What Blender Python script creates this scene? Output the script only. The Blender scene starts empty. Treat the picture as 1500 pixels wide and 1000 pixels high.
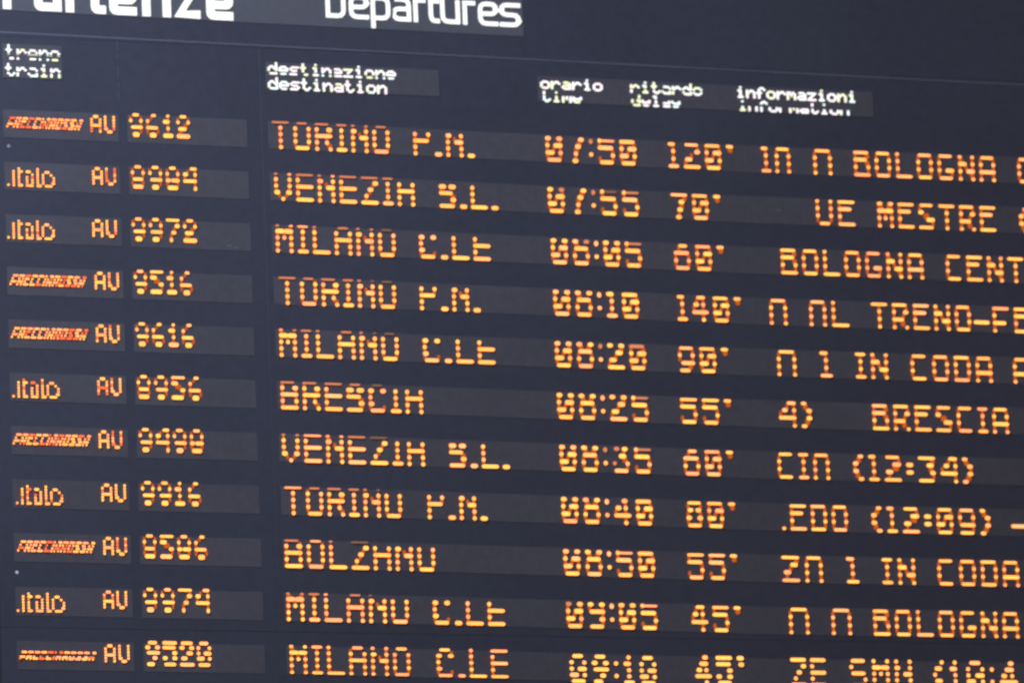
import bpy, math, random
from mathutils import Matrix

random.seed(7)
S = bpy.context.scene
COL = S.collection

# ------------------------------------------------------------------ camera
HANG = 5.4            # height of the board's first row above the station floor, metres
cam_data = bpy.data.cameras.new('camera')
cam = bpy.data.objects.new('camera', cam_data)
COL.objects.link(cam)
cam.matrix_world = Matrix((
    (0.9501060523, -0.0294778440, -0.3105310710, -4.49265774),
    (-0.3091919550, -0.2205446281, -0.9250731874, -14.17730955),
    (-0.0412167965, 0.9749313431, -0.2186550982, -3.77817456 + HANG),
    (0, 0, 0, 1)))
cam_data.sensor_width = 36.0
cam_data.lens = 237.953
cam_data.clip_end = 200
cam_data.dof.use_dof = True
cam_data.dof.focus_distance = 13.4      # the phone focused a little short of the board
cam_data.dof.aperture_fstop = 5.7
S.camera = cam

# ------------------------------------------------------------------ light
world = bpy.data.worlds.new('World')
S.world = world
world.use_nodes = True
bg = world.node_tree.nodes['Background']
bg.inputs[0].default_value = (1.0, 0.84, 0.85, 1)
bg.inputs[1].default_value = 0.19

def area(name, loc, target, size, power, color):
    d = bpy.data.lights.new(name, 'AREA')
    d.shape = 'SQUARE'; d.size = size; d.energy = power; d.color = color
    o = bpy.data.objects.new(name, d); COL.objects.link(o)
    o.location = loc
    from mathutils import Vector
    o.rotation_euler = (Vector(target) - Vector(loc)).to_track_quat('-Z', 'Y').to_euler()
    return o
area('skylight_glow', (-2.7, -2.4, HANG + 2.5), (-0.4, 0, HANG), 2.4, 375, (0.56, 0.71, 1.0))

S.view_settings.view_transform = 'Standard'
S.view_settings.look = 'None'
S.view_settings.gamma = 1
S.view_settings.exposure = 0
S.view_settings.use_curve_mapping = False

# ------------------------------------------------------------------ materials
def mat(name): 
    m = bpy.data.materials.new(name); m.use_nodes = True
    return m, m.node_tree, m.node_tree.nodes['Principled BSDF']

def painted(name, col, rough, var=0.18, scale=3.0, bump=0.0, spec=0.5):
    m, t, b = mat(name)
    n, l = t.nodes, t.links
    tc = n.new('ShaderNodeTexCoord')
    nz = n.new('ShaderNodeTexNoise'); nz.inputs['Scale'].default_value = scale; nz.inputs['Detail'].default_value = 6
    nz2 = n.new('ShaderNodeTexNoise'); nz2.inputs['Scale'].default_value = scale * 19; nz2.inputs['Detail'].default_value = 3
    l.new(tc.outputs['Object'], nz.inputs['Vector']); l.new(tc.outputs['Object'], nz2.inputs['Vector'])
    mx = n.new('ShaderNodeMath'); mx.operation = 'ADD'
    l.new(nz.outputs['Fac'], mx.inputs[0]); l.new(nz2.outputs['Fac'], mx.inputs[1])
    r = n.new('ShaderNodeMapRange')
    r.inputs['From Min'].default_value = 0.6; r.inputs['From Max'].default_value = 1.4
    r.inputs['To Min'].default_value = 1 - var; r.inputs['To Max'].default_value = 1 + var
    l.new(mx.outputs[0], r.inputs['Value'])
    v = n.new('ShaderNodeVectorMath'); v.operation = 'SCALE'; v.inputs[0].default_value = col
    l.new(r.outputs['Result'], v.inputs['Scale'])
    l.new(v.outputs['Vector'], b.inputs['Base Color'])
    b.inputs['Roughness'].default_value = rough
    b.inputs['Specular IOR Level'].default_value = spec
    return m

PANEL = painted('blue_black_enamel', (0.0400, 0.0400, 0.0515), 0.5, var=0.14, scale=2.2, spec=0.3)
GAP = painted('dark_gap', (0.020, 0.020, 0.026), 0.7)
SMOKED = painted('smoked_acrylic', (0.0695, 0.0628, 0.0685), 0.45, var=0.15, spec=0.35)
SMOKED_HEAD = painted('smoked_acrylic_header', (0.0860, 0.0830, 0.0880), 0.45, var=0.10, spec=0.35)
TRIM = painted('worn_aluminium_trim', (0.104, 0.100, 0.122), 0.45)
SEAL = painted('grey_joint_seal', (0.052, 0.052, 0.064), 0.6)
STEEL = painted('screw_steel', (0.20, 0.21, 0.24), 0.4)
STEEL_B = painted('bright_screw_steel', (0.55, 0.55, 0.56), 0.35)
SCUFF = painted('pale_scuff', (0.105, 0.105, 0.115), 0.7)

def led(name, col, k):
    m = bpy.data.materials.new(name); m.use_nodes = True
    t = m.node_tree; t.nodes.remove(t.nodes['Principled BSDF'])
    e = t.nodes.new('ShaderNodeEmission')
    e.inputs[0].default_value = (*col, 1); e.inputs[1].default_value = k
    t.links.new(e.outputs[0], t.nodes['Material Output'].inputs[0])
    return m
K = 2.25
AMBER = [led('amber_led', (1.0, 0.335, 0.076), K), led('peach_led', (1.0, 0.330, 0.110), K), led('yellow_led', (1.0, 0.405, 0.080), K * 0.97),
         led('rose_led', (1.0, 0.280, 0.105), K * 0.95), led('dim_amber_led', (1.0, 0.32, 0.15), K * 0.38), led('faint_amber_led', (1.0, 0.5, 0.32), K * 0.12),
         led('red_amber_led', (1.0, 0.16, 0.05), K * 0.65), led('scan_dim_led', (1.0, 0.19, 0.022), K * 0.27)]
WK = 1.35
WHITE = [led('white_led', (1.0, 0.98, 0.98), WK), led('rose_white_led', (1.0, 0.88, 0.93), WK), led('yellow_white_led', (0.95, 1.0, 0.62), WK * 0.95),
         led('cyan_white_led', (0.85, 1.0, 0.98), WK), led('dim_white_led', (1.0, 1.0, 0.9), WK * 0.4)]
HEADLED = led('title_white_led', (0.97, 1.0, 1.0), 1.25)

# ------------------------------------------------------------------ helpers (board millimetres: X right, Y down, proud = towards the viewer)
def V(x, y, proud):
    return (x / 1000, -proud / 1000, -y / 1000)

class MB:
    def __init__(self): self.v = []; self.f = []; self.m = []
    def poly(self, pts, mi=0):
        a = len(self.v); self.v += pts; self.f.append(list(range(a, a + len(pts)))); self.m.append(mi)
    def slab(self, quad, back, front, bevel=1.0, mi=0):
        """quad: TL, TR, BR, BL in board mm; a plate with a chamfered front edge"""
        cx = sum(q[0] for q in quad) / 4; cy = sum(q[1] for q in quad) / 4
        def inset(q, d):
            return (q[0] + (d if q[0] < cx else -d), q[1] + (d if q[1] < cy else -d))
        rings = [[V(*q, back) for q in quad], [V(*q, front - bevel * .7) for q in quad], [V(*inset(q, bevel), front) for q in quad]]
        a = len(self.v)
        for r in rings: self.v += r
        for k in range(2):
            for i in range(4):
                j = (i + 1) % 4
                self.f.append([a + 4*k + i, a + 4*k + 4 + i, a + 4*k + 4 + j, a + 4*k + j]); self.m.append(mi)
        self.f.append([a + 11, a + 10, a + 9, a + 8]); self.m.append(mi)
        self.f.append([a, a + 1, a + 2, a + 3]); self.m.append(mi)
    def dome(self, x0, x1, y, rx, ry, base, h, mi=0, shear=0.0, n=12):
        """an LED (x0 == x1) or a merged run of LEDs: stadium outline, domed front"""
        a = len(self.v); half = n // 2
        out = []
        for i in range(n):
            t = math.pi / 2 + math.pi * (i if i <= half - 1 else i) / (n / 2)
            cx = x0 if i < half else x1
            tt = math.pi / 2 + math.pi * (i % half) / (half - 1)
            if i >= half: tt += math.pi
            out.append((cx, math.cos(tt) * rx, -math.sin(tt) * ry))
        mx = (x0 + x1) / 2
        for s, z in ((1.0, 0.0), (0.92, 0.55), (0.55, 1.0)):
            for cx, dx, dy in out:
                yy = y + dy * s
                self.v.append(V(cx + dx * s, yy, base + h * z))
        for k in range(2):
            for i in range(n):
                j = (i + 1) % n
                self.f.append([a + n*k + i, a + n*k + j, a + n*k + n + j, a + n*k + n + i]); self.m.append(mi)
        self.f.append([a + 2*n + i for i in range(n)]); self.m.append(mi)
    def disc(self, x, y, r, base, h, n=14, mi=0):
        self.dome(x, x, y, r, r, base, h, mi, n=n)
    def build(self, name, mats, parent=None, label=None):
        me = bpy.data.meshes.new(name)
        me.from_pydata(self.v, [], self.f); me.update()
        for m in (mats if isinstance(mats, list) else [mats]): me.materials.append(m)
        me.polygons.foreach_set('material_index', self.m)
        o = bpy.data.objects.new(name, me); COL.objects.link(o)
        if parent: o.parent = parent
        if label: o['label'] = label
        return o

# ------------------------------------------------------------------ LED fonts, drawn as the lit dots show on the board
def F(s):
    d = {}
    for tok in s.strip().split('\n'):
        k, rows = tok.strip().split(None, 1)
        d[k] = rows.split('/')
    return d
FONT_DEST = F("""
T XXXXX/..X../..X../..X../..X..
O .XXX./X...X/X...X/X...X/-XXX-
R XXXX./X..-X/XXXXX/X..X./X...X
I XXX/.X./.X./.X./XXX
N X...X/X-..X/X.-XX/X...X/X...X
P XXXX./X...X/XXXX-/X..../X....
M X...X/XX-XX/X.X.X/X...X/X...X
V X...X/X...X/X...X/X-.-X/..X..
E XXXXX/X..../XXXXX/X..../XXXXX
Z XXXXX/...-X/..X-./.X.../XXXXX
A .XXX./X...X/XXXXX/X...X/X...X
S .XXX./XX.XX/XXXX./...-X/XXXX-
L X..../X..../X..../X..../XXXXX
C .XXX./X-.-X/X..../X-.../-XXX-
B XXXX./X..-X/XXXXX/X...X/XXXXX
. ../../../../XX
""")
FONT_DEST['N'] = ['X...X', 'X-..X', 'X.-XX', 'X...X', 'X...X']
FONT_TIME = F("""
0 X-.-X/X.-XX/XX-.X/-XXX-
1 XX./.X./.X./XXX
2 X-.-X/..-X-/-X-../XXXXX
3 -X.X-/..XX./d...X/-XXX-
4 ..-X./-X.X./XXXXX/...X.
5 Xdddd/XXXX-/....X/-XXX-
7 ...-X/..-X./..X../.-X..
8 X-.-X/-XXX-/X...X/-XXX-
9 X-.-X/-XXXX/...-X/-XXX-
o XXXX-/X.-XX/XX-.X/-XXX-
: d/-/X/-
""")
FONT_DELAY = F("""
0 XXXX-/X.-XX/XX-.X/-XXX-
1 XX./.X./.X./XXX
2 -XXX-/...-X/-X-../XXXXX
4 .-XX./-X.X./XXXXX/...X.
5 XXXXX/XXXX-/....X/-XXX-
6 .-XX./XXXX-/X...X/-XXX-
7 XXXXX/..-X./..X-./.-X..
8 .XXX./X-.-X/-XXX-/X...X
9 -XXX-/X...X/.XXXX/-XX-.
' XX/../../..
""")
FONT_DELAY['8'] = ['-XXX-', '-X.X-', 'X-.-X', '-XXX-']
FONT_INFO = F("""
B XXXX-/XXXX./X...X/XXXXX
O -XXX-/X...X/X...X/-XXX-
L X..../X..../X..../XXXXX
G -XXX-/X..../X.-XX/-XXX-
N X...X/XX-.X/X.-XX/X...X
A -XXX-/X...X/XXXXX/X...X
n -XXX-/X...X/X...X/X...X
V X...X/X...X/X...X/.XXX.
E XXXXX/XXXX./X..../XXXXX
M X-.-X/XX-XX/X.X.X/X...X
S -XXX-/X-.../..-XX/XXXX-
T XXXXX/..X../..X../..X..
R XXXX-/X..-X/XXX-./X...X
C -XXX-/X..../X..../-XXX-
F XXXXX/X..../XXXX./X....
D XXXX-/X...X/X...X/XXXX-
Z XXXXX/..-X-/-X-../XXXXX
I XXX/.X./.X./XXX
1 XX./.X./.X./XXX
2 -XXX-/..-XX/-X-../XXXXX
3 XXXXX/..-X-/...-X/XXXX-
4 ..-XX/.X-.X/XXXXX/....X
0 -XXX-/X.-XX/XX-.X/-XXX-
9 -XXX-/X...X/-XXXX/-XXX-
( .-X/X-./X-./.-X
) X-./.-X/.-X/X-.
: ../XX/XX/..
. ./././X
- ...../...../XXXXX/.....
""")
FONT_NUM = F("""
9 .XX./X..X/-XXX/.XX.
6 .-X./X.../XXX-/.XX.
1 .X./XX./.X./XXX
2 .XX./X..X/-XX./XXXX
8 .XX./X..X/-XX-/-XX-
0 .XX./X..X/X-XX/-XX-
4 ..XX/X-.X/XXXX/...X
5 XXXX/XX../..-X/XXX-
7 XXXX/..-X/.-X./.X..
""")
FONT_NUM['8'] = ['.XX.', 'X..X', '-XX-', '-XX-']
FONT_AV = F("""
A .XX./X..X/X..X/XXXX/X..X/X..X
V X..X/X..X/X..X/X..X/X-.X/.XX.
""")
FONT_DIGIT5 = F("""
0 .XXX./X...X/X.-XX/XX-.X/-XXX-
1 .X./XX./.X./.X./XXX
2 -XXX-/X-.-X/..-X-/-X-../XXXXX
4 ..-X./.-XX./-X.X./XXXXX/...X.
5 XXXXX/XXXX-/...-X/X-.-X/-XXX-
9 .XXX./X-.-X/-XXXX/..-X./-XX..
: ./X/./X/.
' XX/-X/../../..
( ..X/-X-/X../-X-/..X
Z XXXXX/...-X/..X-./.X.../XXXXX
E XXXXX/X..../XXXXX/X..../XXXXX
S -XXX-/X..../-XXX-/....X/-XXX-
M X...X/XX-XX/X.X.X/X...X/X...X
N X...X/X-..X/X.-XX/X...X/X...X
""")
FONT_LOGO = F("""
F XXX/X../XXX/X..
R XXX/X.X/XXX/X.X
E XXX/XX-/X../XXX
C XXX/X../X../XXX
I X/X/X/X
A .XX/X.X/XXX/X.X
O XXX/X.X/X.X/XXX
S XXX/XX./.XX/XXX
""")
SCRIPT_LOGO = ["....X......X......", "..X.XX.XX..X..XX..", "..X.X....X.X.X..X.", "..X.X..X.X.X.X...X",
               "..X.X..X.X.X.X...X", "..X.X..X.X.X.X..-X", "X.X.XX.XXX.XX.XXX."]
FONT_SMALL = F("""
t .X.../.X.../XXX../.X.../.X.../.X..X/..XX.
r ...../...../X.XX./XX..X/X..../X..../X....
e ...../...../.XXX./X...X/XXXXX/X..../.XXX.
n ...../...../X.XX./XX..X/X...X/X...X/X...X
o ...../...../.XXX./X...X/X...X/X...X/.XXX.
a ...../...../.XXX./....X/.XXXX/X...X/.XXXX
i ..X../...../.XX../..X../..X../..X../.XXX.
d ....X/....X/.XX.X/X..XX/X...X/X...X/.XXXX
s ...../...../.XXXX/X..../.XXX./....X/XXXX.
z ...../...../XXXXX/...X./..X../.X.../XXXXX
m ...../...../XX.X./X.X.X/X.X.X/X...X/X...X
l .XX../..X../..X../..X../..X../..X../.XXX.
y ...../...../X...X/X...X/.XXXX/....X/.XXX.
f ..XX./.X..X/.X.../XXX../.X.../.X.../.X...
""")

def links(font, s):
    """the rows between the bright ones, lit only faintly by the scan: attached to each glyph"""
    return {k: (g, []) for k, g in font.items()} if not s else {k: (g, LK(s).get(k, [])) for k, g in font.items()}
def LK(s):
    d = {}
    for tok in s.strip().split('\n'):
        k, rows = tok.strip().split(None, 1)
        r = rows.split('/')
        d[k] = r * 4 if len(r) == 1 else r
    return d
FONT_DEST = links(FONT_DEST, """
T ..X..
O X...X
R X...X/X..-X/X..X./X..-X
I .X.
N X-..X/X.X.X/X...X/X...X
P X...X/X...X/X..../X....
M X-.-X/X.X.X/X...X/X...X
V X...X/X...X/X...X/.X.X.
E X....
Z ....X/...X./..X../.X...
A X...X
S X...X/X..../...-X/...-X
L X....
C X...X/X..../X..../X...X
B X...X
""")
FONT_TIME = links(FONT_TIME, """
0 X...X/X.X.X/X...X
1 .X.
2 ...-X/..X../X....
3 ...X./...X-/....X
4 .X.X./X..X./...X.
5 X..../....X/X...X
7 ...X-/..X-./..X..
8 -X.X-/X...X/X...X
9 X...X/....X/....X
o X...X/X.X.X/X...X
""")
FONT_DELAY = links(FONT_DELAY, """
0 X...X/X.X.X/X...X
1 .X.
2 ....X/..X../X....
4 .X.X./X..X./...X.
5 X..../....X/X...X
6 .X.../X...X/X...X
7 ...-X/..-X./..X..
8 X...X
9 X...X/X...X/...X-
' -X/..
""")
FONT_INFO = links(FONT_INFO, """
B X..-X/X..-X/X...X
O X...X
L X....
G X..../X..../X...X
N X-..X/X.X.X/X..-X
A X...X
n X...X
V X...X
E X....
M XX.XX/X.X.X/X...X
S X..../.-X-./....X
T ..X..
R X...X/X..X./X.-X.
C X....
F X....
D X...X
Z ...-X/..X../.X...
I .X.
1 .X.
2 ....X/..-X-/.X...
3 ...-X/...X-/....X
4 ..X.X/X...X/....X
0 X...X/X.X.X/X...X
9 X...X/X...X/....X
( .X-/X../-X.
) -X./..X/.X-
""")
FONT_NUM = links(FONT_NUM, """
9 X..X/...X/...X
6 .X../X.../X..X
1 .X.
2 X..X/..X-/-X..
8 X..X
0 X..X
4 .X.X/X..X/...X
5 X.../.XX./...X
7 ...X/..X./.X..
""")
FONT_DIGIT5 = links(FONT_DIGIT5, '')

def runs(row):
    """lit runs of one dot row as (first, last) column centres; '-' lengthens a run by half a dot"""
    out = []; i = 0
    while i < len(row):
        if row[i] in 'Xd':
            j = i
            while j + 1 < len(row) and row[j + 1] == row[i]: j += 1
            a, b = float(i), float(j)
            if i > 0 and row[i - 1] == '-': a -= 0.5
            if j + 1 < len(row) and row[j + 1] == '-': b += 0.5
            out.append((a, b, row[i] == 'd')); i = j + 1
        else:
            i += 1
    return out

LINK = 7
_lift = [0]
def lift():
    _lift[0] = (_lift[0] + 1) % 23
    return 2.3 + 0.02 * _lift[0]

AMB_W = [0, 0, 0, 0, 0, 0, 1, 1, 1, 2, 2, 2, 2, 2, 3]
WH_W = [0, 0, 0, 0, 1, 1, 1, 2, 2, 3, 3]
def pick(w): return random.choice(w)

def lay(mb, text, font, x0, x1, base, slope, rows_up, rx, ry, gap, weights, level=None, ry_row=None, shear=0.0, drop=(), rx_bar=None):
    """set a word between x0 and x1: rows_up are the dot rows' heights over the baseline, top row first"""
    gl = [font[c] if isinstance(font[c], tuple) else (font[c], []) for c in text]
    lk = [g[1] for g in gl]; gl = [g[0] for g in gl]
    w = [max(len(r) for r in g) - 1 for g in gl]
    units = sum(w) + gap * (len(gl) - 1)
    pitch = (x1 - x0 - 2 * rx) / units if units else 0
    x = x0 + rx
    colour = pick(weights); keep = 0
    for g, between, n in zip(gl, lk, w):
        for k, row in enumerate(between[:len(g) - 1]):
            for a, b, _ in runs(row):
                up = (rows_up[k] + rows_up[k + 1]) / 2
                xa, xb = x + a * pitch, x + b * pitch
                mi = LINK
                if level:
                    q = level(k, (xa + xb) / 2)
                    if q is None or q >= 4: continue
                mb.dome(xa, xb, base + slope * (xa + xb) / 2 - up, rx * .85, max(2.2, (rows_up[k] - rows_up[k + 1]) / 2 - ry * .45), lift() - 1.0, 1.2, mi)
        tall = len(g) == 4 and g[0] == 'd'          # the upper dot of the clock colon
        for k, row in enumerate(g):
            if k in drop: continue
            for a, b, dim in runs(row):
                keep -= 1
                if keep <= 0: colour = pick(weights); keep = random.choice((1, 1, 1, 2, 2, 3))
                up = rows_up[k]
                xa, xb = x + a * pitch + shear * up, x + b * pitch + shear * up
                mi = colour
                if level:
                    q = level(k, (xa + xb) / 2)
                    if q is None: continue
                    if q >= 0: mi = q
                y = base + slope * (xa + xb) / 2 - up
                rr = ry_row[k] if ry_row else ry
                if b - a >= 2: rr *= .88
                if dim:
                    mi = random.choice((4, 4, 3)) if random.random() < .8 else 5
                    if b > a: rr *= .6
                    if tall: rr *= 1.3; y += 3; mi = random.choice((4, 4, 3, 1))
                mb.dome(xa, xb, y, rx, rr, lift(), 1.6, mi)
        x += (n + gap) * pitch
    return pitch

# ------------------------------------------------------------------ the board
board = bpy.data.objects.new('departure_board', None)
COL.objects.link(board)
board.location = (0, 0, HANG)
board['label'] = 'dark blue-grey railway departure board with amber lit rows of delayed trains under white headings'
board['category'] = 'departure board'

LEFT, RIGHT, TOP, BOTTOM = -1750, 2150, -640, 1560
SEAM_L, SEAM_M, SEAM_H = -941, -308, 1104
case = MB()
case.slab([(LEFT - 40, TOP - 40), (RIGHT + 40, TOP - 40), (RIGHT + 40, BOTTOM + 40), (LEFT - 40, BOTTOM + 40)], -220, -3, 4)
case.build('housing', GAP, board)

def plate(name, x0, y0, x1, y1, x0b=None, label=None):
    mb = MB(); mb.slab([(x0, y0), (x1, y0), (x1, y1), (x0 if x0b is None else x0b, y1)], -3, 0, 0.8)
    return mb.build(name, PANEL, board, label)
plate('header_panel', SEAM_L + 2, TOP, RIGHT, -235.15)
plate('front_panel', SEAM_L + 3, -235.0, SEAM_M - .12, SEAM_H - .14)
plate('front_panel', SEAM_M + .12, -235.0, RIGHT, SEAM_H - .14)
plate('front_panel', SEAM_L + 3, SEAM_H + .14, SEAM_M - .12, BOTTOM)
plate('front_panel', SEAM_M + .12, SEAM_H + .14, RIGHT, BOTTOM)
plate('side_panel', LEFT, TOP, SEAM_L - 4, BOTTOM)

mb = MB()
mb.slab([(-934, -246.5), (RIGHT, -225.5), (RIGHT, -222.7), (-934, -243.7)], 0, 0.7, 0.3)
mb.build('trim_line', TRIM, board, 'thin pale metal line under the heading')
mb = MB()
for y0, y1 in ((-236, -214), (-205, -196), (-178, -150), (-136, -128), (-120, -98)):
    mb.slab([(-638.8, y0), (-636.6, y0), (-636.6, y1), (-638.8, y1)], 0, 0.5, 0.3)
mb.build('joint_seal', SEAL, board)
for x, y, r, m, lab in ((-893.7, 17.6, 4.2, STEEL, 'dull screw head'), (-899.9, 981.4, 4.0, STEEL_B, 'bright screw head')):
    mb = MB(); mb.disc(x, y, r, 0, 1.2); mb.build('screw', m, board, lab)

# strip edge drift measured along the rows (the strips sag a few millimetres to the right)
DR = [(-950, -3), (-340, -1.5), (230, 3), (600, 7.5), (860, 10.5), (1490, 12), (2150, 12)]
def drift(x):
    for (xa, ya), (xb, yb) in zip(DR, DR[1:]):
        if x <= xb: return ya + (yb - ya) * (x - xa) / (xb - xa)
    return DR[-1][1]
def window(name, x0, x1, row_y, mats=SMOKED, label=None, h=64.0):
    a, b = row_y + drift(x0), row_y + drift(x1)
    mb = MB(); mb.slab([(x0, a - h), (x1, b - h), (x1, b), (x0, a)], 0, 0.6, 0.2)
    return mb.build(name, mats, board, label)

# ------------------------------------------------------------------ heading
head = MB(); head.slab([(-916, -397), (326, -384), (326, -289.5), (-916, -295.5)], 0, 1.0, 0.4)
head = head.build('heading_display', SMOKED_HEAD, board, 'long smoked display with the white heading in two languages')

def ribbon(mb, pts, w, proud, h=1.4, mi=0):
    """a flat stroke of constant width along a polyline, with a side wall"""
    n = len(pts); L = []; R = []
    for i in range(n):
        def d(a, b):
            dx, dy = b[0] - a[0], b[1] - a[1]; q = math.hypot(dx, dy) or 1
            return dx / q, dy / q
        d0 = d(pts[i - 1], pts[i]) if i else d(pts[0], pts[1])
        d1 = d(pts[i], pts[i + 1]) if i < n - 1 else d0
        if i == 0: d0 = d1
        tx, ty = d0[0] + d1[0], d0[1] + d1[1]; q = math.hypot(tx, ty) or 1
        nx, ny = -ty / q, tx / q
        k = min(1.6, 1 / max(0.4, nx * -d0[1] + ny * d0[0])) * w / 2
        L.append((pts[i][0] + nx * k, pts[i][1] + ny * k)); R.append((pts[i][0] - nx * k, pts[i][1] - ny * k))
    a = len(mb.v)
    for i in range(n):
        mb.v += [V(*L[i], proud + h), V(*R[i], proud + h), V(*L[i], proud), V(*R[i], proud)]
    for i in range(n - 1):
        b = a + 4 * i
        for q in ([b, b + 1, b + 5, b + 4], [b + 2, b, b + 4, b + 6], [b + 1, b + 3, b + 7, b + 5]):
            mb.f.append(q); mb.m.append(mi)
    for b in (a, a + 4 * (n - 1)):
        mb.f.append([b, b + 2, b + 3, b + 1]); mb.m.append(mi)

def arcpts(*pts, r=0.22):
    """polyline with its inner corners cut to soft quarter turns; marks 'sharp' corners by a third value"""
    out = [pts[0][:2]]
    for i in range(1, len(pts) - 1):
        p0, p1, p2 = pts[i - 1], pts[i], pts[i + 1]
        if len(p1) > 2: out.append(p1[:2]); continue
        def to(p, q, d):
            L = math.hypot(q[0] - p[0], q[1] - p[1]) or 1; d = min(d, L * .5)
            return p[0] + (q[0] - p[0]) * d / L, p[1] + (q[1] - p[1]) * d / L
        a, c = to(p1, p0, r), to(p1, p2, r)
        for t in (0, .33, .67, 1):
            out.append(((1-t)**2 * a[0] + 2*t*(1-t) * p1[0] + t*t * c[0], (1-t)**2 * a[1] + 2*t*(1-t) * p1[1] + t*t * c[1]))
    out.append(pts[-1][:2])
    return out

# letters on a 1 x 1 x-height box, y upwards, stroke centre lines run on the box edge
TECH = {   # 9 = run on to the outer edge of the box, -9 = to the near edge
    'P': [((0, -9, 1), (0, 1.5, 1), (1, 1.5), (1, .6), (0, .6))],
    'D': [((0, 0, 1), (0, 1.42, 1), (1, 1.42), (1, 0), (-9, 0))],
    'e': [((9, 0), (0, 0), (0, 1), (1, 1), (1, 'MID'), (0, 'MID'))],
    'p': [((0, -.52), (0, 1, 1), (1, 1), (1, 0), (0, 0))],
    'a': [((.08, 1), (1, 1), (1, 0, 1), (0, 0), (0, 'AMID'), (1, 'AMID'))],
    'r': [((0, -9), (0, 1, 1), (9, 1))],
    't': [((0, 1.38), (0, 0), (9, 0)), ((0, 1), (9, 1))],
    'u': [((0, 9), (0, 0), (1, 0)), ((1, 9), (1, -9))],
    's': [((9, 1), (0, 1), (0, .5), (1, .5), (1, 0), (-9, 0))],
    'n': [((0, -9), (0, 1, 1), (1, 1), (1, -9))],
    'z': [((-9, 1), (1, 1, 1), (0, 0, 1), (9, 0))],
}
def title(name, letters, base, xh, w, mats, parent, label, mid=.5, amid=.52, soft=.3):
    mb = MB(); z = 1.4
    for ch, xa, xb in letters:
        bl = base + (xa + 100) * 0.006
        W, H = xb - xa - w, xh - w
        def px(u): return xb if u == 9 else xa if u == -9 else xa + w / 2 + u * W
        def py(v): return bl - xh if v == 9 else bl if v == -9 else bl - w / 2 - v * H
        for st in TECH[ch]:
            st = [(px(q[0]), py({'MID': mid, 'AMID': amid}.get(q[1], q[1]))) + tuple(q[2:]) for q in st]
            st = arcpts(*st, r=soft * H)
            z += 0.03
            ribbon(mb, st, w, z)
    return mb.build(name, mats, parent, label)
title('heading_letters', [('P', -899.7, -838), ('a', -827.5, -764.4), ('r', -755, -706), ('t', -696.5, -662), ('e', -653.7, -590.3), ('n', -577.5, -510.7), ('z', -499.5, -442), ('e', -427.6, -365.1)],
      -293.6, 80, 19.3, HEADLED, head, 'bold white heading reading Partenze', mid=.42, amid=.56, soft=.13)
title('heading_letters', [('D', -146.2, -99.2), ('e', -91, -44), ('p', -39.1, 7), ('a', 10.5, 56.5), ('r', 62.5, 92), ('t', 99, 125), ('u', 127, 173.5), ('r', 180.5, 211), ('e', 217.5, 265.3), ('s', 268.5, 319.7)],
      -313.0, 56.5, 10.0, HEADLED, head, 'thin white heading reading Departures')

# ------------------------------------------------------------------ column captions, two lines of small white dots each
def caption(win, word, x0, x1, base, up=30.0, drop=(), half=()):
    mb = MB(); rows = [up - 3.4 - k * (up - 6.4) / 6 for k in range(7)]
    rows = [r + 0.2 for r in rows]
    lv = (lambda k, x: 4 if k in half else -1)
    lay(mb, word, FONT_SMALL, x0, x1, base, 0.0, rows, 3.3, 2.85, 1.75, WH_W, level=lv, drop=drop)
    mb.build('caption_letters', WHITE, win, 'small white caption reading ' + word)
def capwin(x0, x1, ya, yb, label):
    mb = MB(); mb.slab([(x0, ya), (x1, ya + (x1 - x0) * .005), (x1, yb + (x1 - x0) * .004), (x0, yb)], 0, 1.0, 0.4)
    return mb.build('caption_display', SMOKED, board, label)
w1 = capwin(-903, -766, -219, -140, 'small display captioned treno and train')
caption(w1, 'treno', -897, -771, -181.5, 36, drop=(5,), half=(4,))
caption(w1, 'train', -899, -771, -143, 31, drop=(4,))
w2 = capwin(-292, 118, -203, -140, 'caption display reading destinazione and destination')
caption(w2, 'destinazione', -289.5, 14.9, -173, 30, drop=(5,))
caption(w2, 'destination', -289.5, -7.5, -138, 30)
w3 = capwin(356, 1176, -198, -137, 'long caption display over the time, delay and information columns')
caption(w3, 'orario', 359.5, 511, -166.7, 28)
caption(w3, 'time', 360.5, 459.6, -136, 27, drop=(2,))
caption(w3, 'ritardo', 577, 754, -166.3, 29, drop=(4,))
caption(w3, 'delay', 578.5, 699, -135.2, 28, drop=(2, 5))
caption(w3, 'informazioni', 835.5, 1135, -165.4, 29)
caption(w3, 'information', 839, 1115, -134.5, 27, drop=(2, 3))

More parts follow.
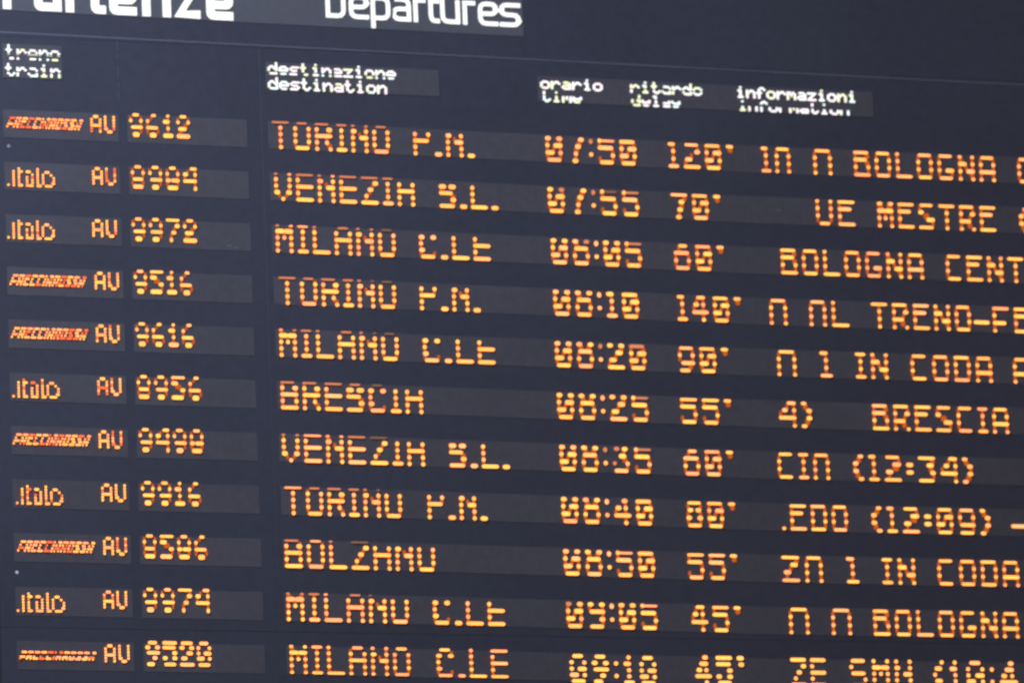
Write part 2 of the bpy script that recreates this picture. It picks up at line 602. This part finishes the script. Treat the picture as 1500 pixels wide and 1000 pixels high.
# ------------------------------------------------------------------ the eleven train rows
ROWS = [
    dict(logo=('F', -900.1, -723.6),
         av=(-705.5, -648.8), num=('9612', -615.7, -475.2),
         dest=[('TORINO', -283.8, -6.4), ('P.N.', 49.8, 195.5)],
         time=('07:50', 366.0, 585.6), delay=("120'", 663.0, 822.0),
         info=[('1n', 890.4, 962.2), ('n', 1018.5, 1064.4), ('BOLOGNA', 1119.0, 1472.0), ('C', 1528.0, 1573.0)]),
    dict(logo=('i', -900.1, -790.7),
         av=(-704.8, -650.1), num=('8904', -615.0, -463.0),
         dest=[('VENEZIA', -282.5, 48.3), ('S.L.', 106.7, 246.7)],
         time=('07:55', 366.1, 586.4), delay=("70'", 663.8, 784.4),
         info=[('VE', 1018.7, 1114.7), ('MESTRE', 1171.0, 1465.5), ('(', 1525.0, 1548.2)]),
    dict(logo=('i', -903.1, -794.6),
         av=(-708.2, -651.6), num=('9972', -616.9, -466.9),
         dest=[('MILANO', -283.4, -1.7), ('C.LE', 54.2, 223.3)],
         time=('08:05', 368.6, 587.3), delay=("60'", 665.3, 786.7),
         info=[('BOLOGNA', 926.0, 1278.3), ('CENT', 1334.2, 1528.7)]),
    dict(logo=('F', -901.9, -726.2),
         av=(-706.2, -650.2), num=('9516', -615.9, -479.1),
         dest=[('TORINO', -280.4, -5.3), ('P.N.', 50.7, 194.2)],
         time=('08:10', 368.5, 574.9), delay=("140'", 667.4, 822.1),
         info=[('n', 891.6, 934.9), ('nL', 989.2, 1086.4), ('TRENO', 1142.2, 1389.4), ('-', 1396.2, 1434.9), ('FE', 1444.0, 1538.4)]),
    dict(logo=('F', -902.0, -725.4),
         av=(-706.6, -652.3), num=('9616', -615.9, -478.7),
         dest=[('MILANO', -283.3, -3.9), ('C.LE', 53.3, 224.0)],
         time=('08:20', 367.3, 586.1), delay=("90'", 663.4, 784.9),
         info=[('n', 904.1, 950.9), ('1', 1009.4, 1038.4), ('IN', 1096.2, 1176.4), ('CODA', 1232.6, 1435.3), ('A', 1487.6, 1532.6)]),
    dict(logo=('i', -900.9, -793.2),
         av=(-706.8, -651.7), num=('8956', -615.9, -465.7),
         dest=[('BRESCIA', -284.5, 48.5)],
         time=('08:25', 366.8, 586.3), delay=("55'", 662.9, 786.5),
         info=[('4)', 902.1, 982.3), ('BRESCIA', 1131.3, 1468.8)]),
    dict(logo=('F', -904.0, -726.0),
         av=(-707.3, -653.2), num=('9490', -615.3, -466.8),
         dest=[('VENEZIA', -285.7, 48.0), ('S.L.', 105.9, 248.2)],
         time=('08:35', 367.4, 587.0), delay=("60'", 664.7, 785.0),
         info=[('CIn', 892.5, 1019.4), ('(12:34)', 1077.4, 1372.1)]),
    dict(logo=('i', -898.9, -791.8),
         av=(-704.5, -648.5), num=('9916', -613.6, -474.9),
         dest=[('TORINO', -283.6, -10.3), ('P.N.', 49.6, 190.4)],
         time=('08:40', 366.4, 584.8), delay=("80'", 665.4, 784.1),
         info=[('.EDO', 896.4, 1057.3), ('(12:09)', 1115.4, 1408.7), ('-', 1459.9, 1501.6)]),
    dict(logo=('F', -900.0, -723.3),
         av=(-703.8, -649.8), num=('8506', -613.2, -464.0),
         dest=[('BOLZANO', -287.8, 62.7)],
         time=('08:50', 365.9, 584.2), delay=("55'", 662.7, 782.4),
         info=[('Zn', 890.1, 989.4), ('1', 1047.5, 1077.4), ('IN', 1134.5, 1216.0), ('CODA', 1270.8, 1472.8)]),
    dict(logo=('i', -903.1, -794.0),
         av=(-707.2, -652.8), num=('9974', -615.9, -464.6),
         dest=[('MILANO', -287.8, -3.7), ('C.LE', 52.7, 221.7)],
         time=('09:05', 366.9, 584.9), delay=("45'", 665.6, 784.9),
         info=[('n', 900.9, 949.9), ('n', 1004.1, 1053.0), ('BOLOGNA', 1106.3, 1464.5)]),
    dict(logo=('F', -902.1, -725.3),
         av=(-707.9, -650.8), num=('9520', -614.6, -464.3),
         dest=[('MILANO', -284.6, -4.3), ('C.LE', 56.3, 224.1)],
         time=('09:10', 369.6, 575.8), delay=("45'", 668.3, 786.6),
         info=[('ZE', 898.9, 984.3), ('SMN', 1042.1, 1194.2), ('(10:4', 1246.4, 1453.7)]),
]
ORD = ['first', 'second', 'third', 'fourth', 'fifth', 'sixth', 'seventh', 'eighth', 'ninth', 'tenth', 'eleventh']

for i, R in enumerate(ROWS):
    y = 120.0 * i
    last = i == 10
    ro = ORD[i] + ' row'
    # train category: operator logo and the letters AV
    wt = window('train_display', -905, -640, y, label='train type display in the ' + ro)
    mb = MB()
    kind, x0, x1 = R['logo']
    if kind == 'F':
        rows = [22.5, 15.6, 9.0, 2.8] if not last else [17, 10.5, 6.5, 2.8]
        lay(mb, 'FRECCIAROSSA', FONT_LOGO, x0, x1 - 8, y - 24.8, 0, rows, 2.3, 2.75, 1.6, [0, 1, 3, 6, 6, 3, 0], shear=0.42, drop=(1, ) if last else ())
    else:
        rows = [42 - k * 6.3 for k in range(7)]
        lay(mb, 'x', {'x': SCRIPT_LOGO}, x0, x1, y - 9.3, 0, rows, 2.7, 2.9, 0, AMB_W + [3, 6, 6])
    mb.build('operator_logo', AMBER, wt)
    mb = MB()
    up = [37.2, 30.4, 23.6, 16.8, 10.0, 3.4]
    lay(mb, 'AV', FONT_AV, R['av'][0], R['av'][1], y - 14.2, 0.01 , up, 2.75, 3.3, 1.8, [0, 0, 1, 2, 3, 6])
    mb.build('category_letters', AMBER, wt)
    # train number
    wn = window('number_display', -619, -341, y, label='number display reading ' + R['num'][0])
    mb = MB()
    up = [53.0, 39.8, 24.6, 7.6]
    if last:
        lay(mb, R['num'][0], FONT_DIGIT5, R['num'][1], R['num'][2], y - 13.0, 0, [54, 43.5, 31.5, 20, 6], 4.0, 4.3, 2.2, [0, 0, 2, 2, 1])
    else:
        lay(mb, R['num'][0], FONT_NUM, R['num'][1], R['num'][2], y - 13.0, 0, up, 3.6, 4.0, 1.95, [0, 0, 2, 2, 1, 2], ry_row=[3.3, 4.4, 4.1, 5.3])
    mb.build('number_digits', AMBER, wn)
    # destination
    words = ' '.join(wd[0] for wd in R['dest'])
    wd_ = window('destination_display', -291, 345, y, label='destination display reading %s in the %s' % (words, ro))
    fade = 18 - i * 13.0
    def lev(k, x):
        if k: return -1
        if last: return random.choice((-1, -1, 3, 4))
        f = (fade - x) / 90 + random.uniform(-.15, .15)
        return random.choice((4, 4, 3, 4)) if f > 0.9 else (4 if f > 0.35 else (5 if f > -0.1 else None))
    for wt_, x0, x1 in R['dest']:
        mb = MB()
        lay(mb, wt_, FONT_DEST, x0, x1, y + 1.2, 0.006, [62.0, 49.6, 34.6, 19.6, 4.6] if not last else [63, 49.5, 35, 20.2, 5.2], 4.5, 4.6, 2.42, AMB_W,
            level=lev, ry_row=[2.5, 4.9, 4.6, 4.9, 4.6] if not last else [3.5, 3.9, 3.9, 3.9, 3.3])
        mb.build('destination_letters', AMBER, wd_)
    # time
    t, x0, x1 = R['time']; shown = t[:-1] + 'o' if t[-1] == '0' and not last else t
    wtm = window('time_display', 345.2, 638, y, label='time display reading ' + t)
    mb = MB()
    if last:
        lay(mb, t, FONT_DIGIT5, x0, x1, y + 5, 0.012, [62, 47.5, 33, 19, 5], 4.9, 4.6, 3.0, AMB_W)
    else:
        lv = lambda k, x: (random.choice((4, 4, 3)) if (k == 0 and random.random() < .16) else -1)
        lay(mb, shown, FONT_TIME, x0, x1, y + 2.2, 0.008, [56.4, 40.0, 22.8, 6.0], 4.8, 4.9, 2.8, AMB_W, ry_row=[4.6, 5.1, 4.8, 4.8], level=lv)
    mb.build('time_digits', AMBER, wtm)
    # delay
    t, x0, x1 = R['delay']
    wdl = window('delay_display', 638.2, 850, y, label='delay display reading %s minutes in the %s' % (t.strip("'"), ro))
    mb = MB()
    lay(mb, t, FONT_DIGIT5 if last else FONT_DELAY, x0, x1, y + 4.2, 0.006, [62, 47.5, 33, 19, 5] if last else [57.5, 41.0, 23.0, 5.6], 4.6, 4.7, 2.75, AMB_W,
        ry_row=None if last else [3.5, 4.6, 4.6, 4.4])
    mb.build('delay_digits', AMBER, wdl)
    # scrolling information
    words = ' '.join(wd[0] for wd in R['info'])
    wi = window('information_display', 850.2, 2080, y, label='information display in the %s showing the end of a scrolling message' % ro)
    for wt_, x0, x1 in R['info']:
        mb = MB()
        lay(mb, wt_, FONT_DIGIT5 if last else FONT_INFO, x0, x1, y + 8.2, 0.0022, [62, 47.5, 33, 19, 5] if last else [58.0, 41.2, 23.6, 5.2], 4.4, 4.6, 2.67, AMB_W,
            ry_row=None if last else [3.6, 4.5, 4.5, 3.8])
        mb.build('information_letters', AMBER, wi)
    # small marks on two of the windows
    for j, x, dy, w, host in ((1, 926.7, -22.7, 9, wi), (2, -392, -12, 8, wn), (2, -374, -8, 5, wn)):
        if j == i:
            mb = MB(); mb.dome(x - w / 2, x + w / 2, y + dy, 2.2, 1.5, 1.02, 0.1); o = mb.build('scuff_mark', SCUFF, host)
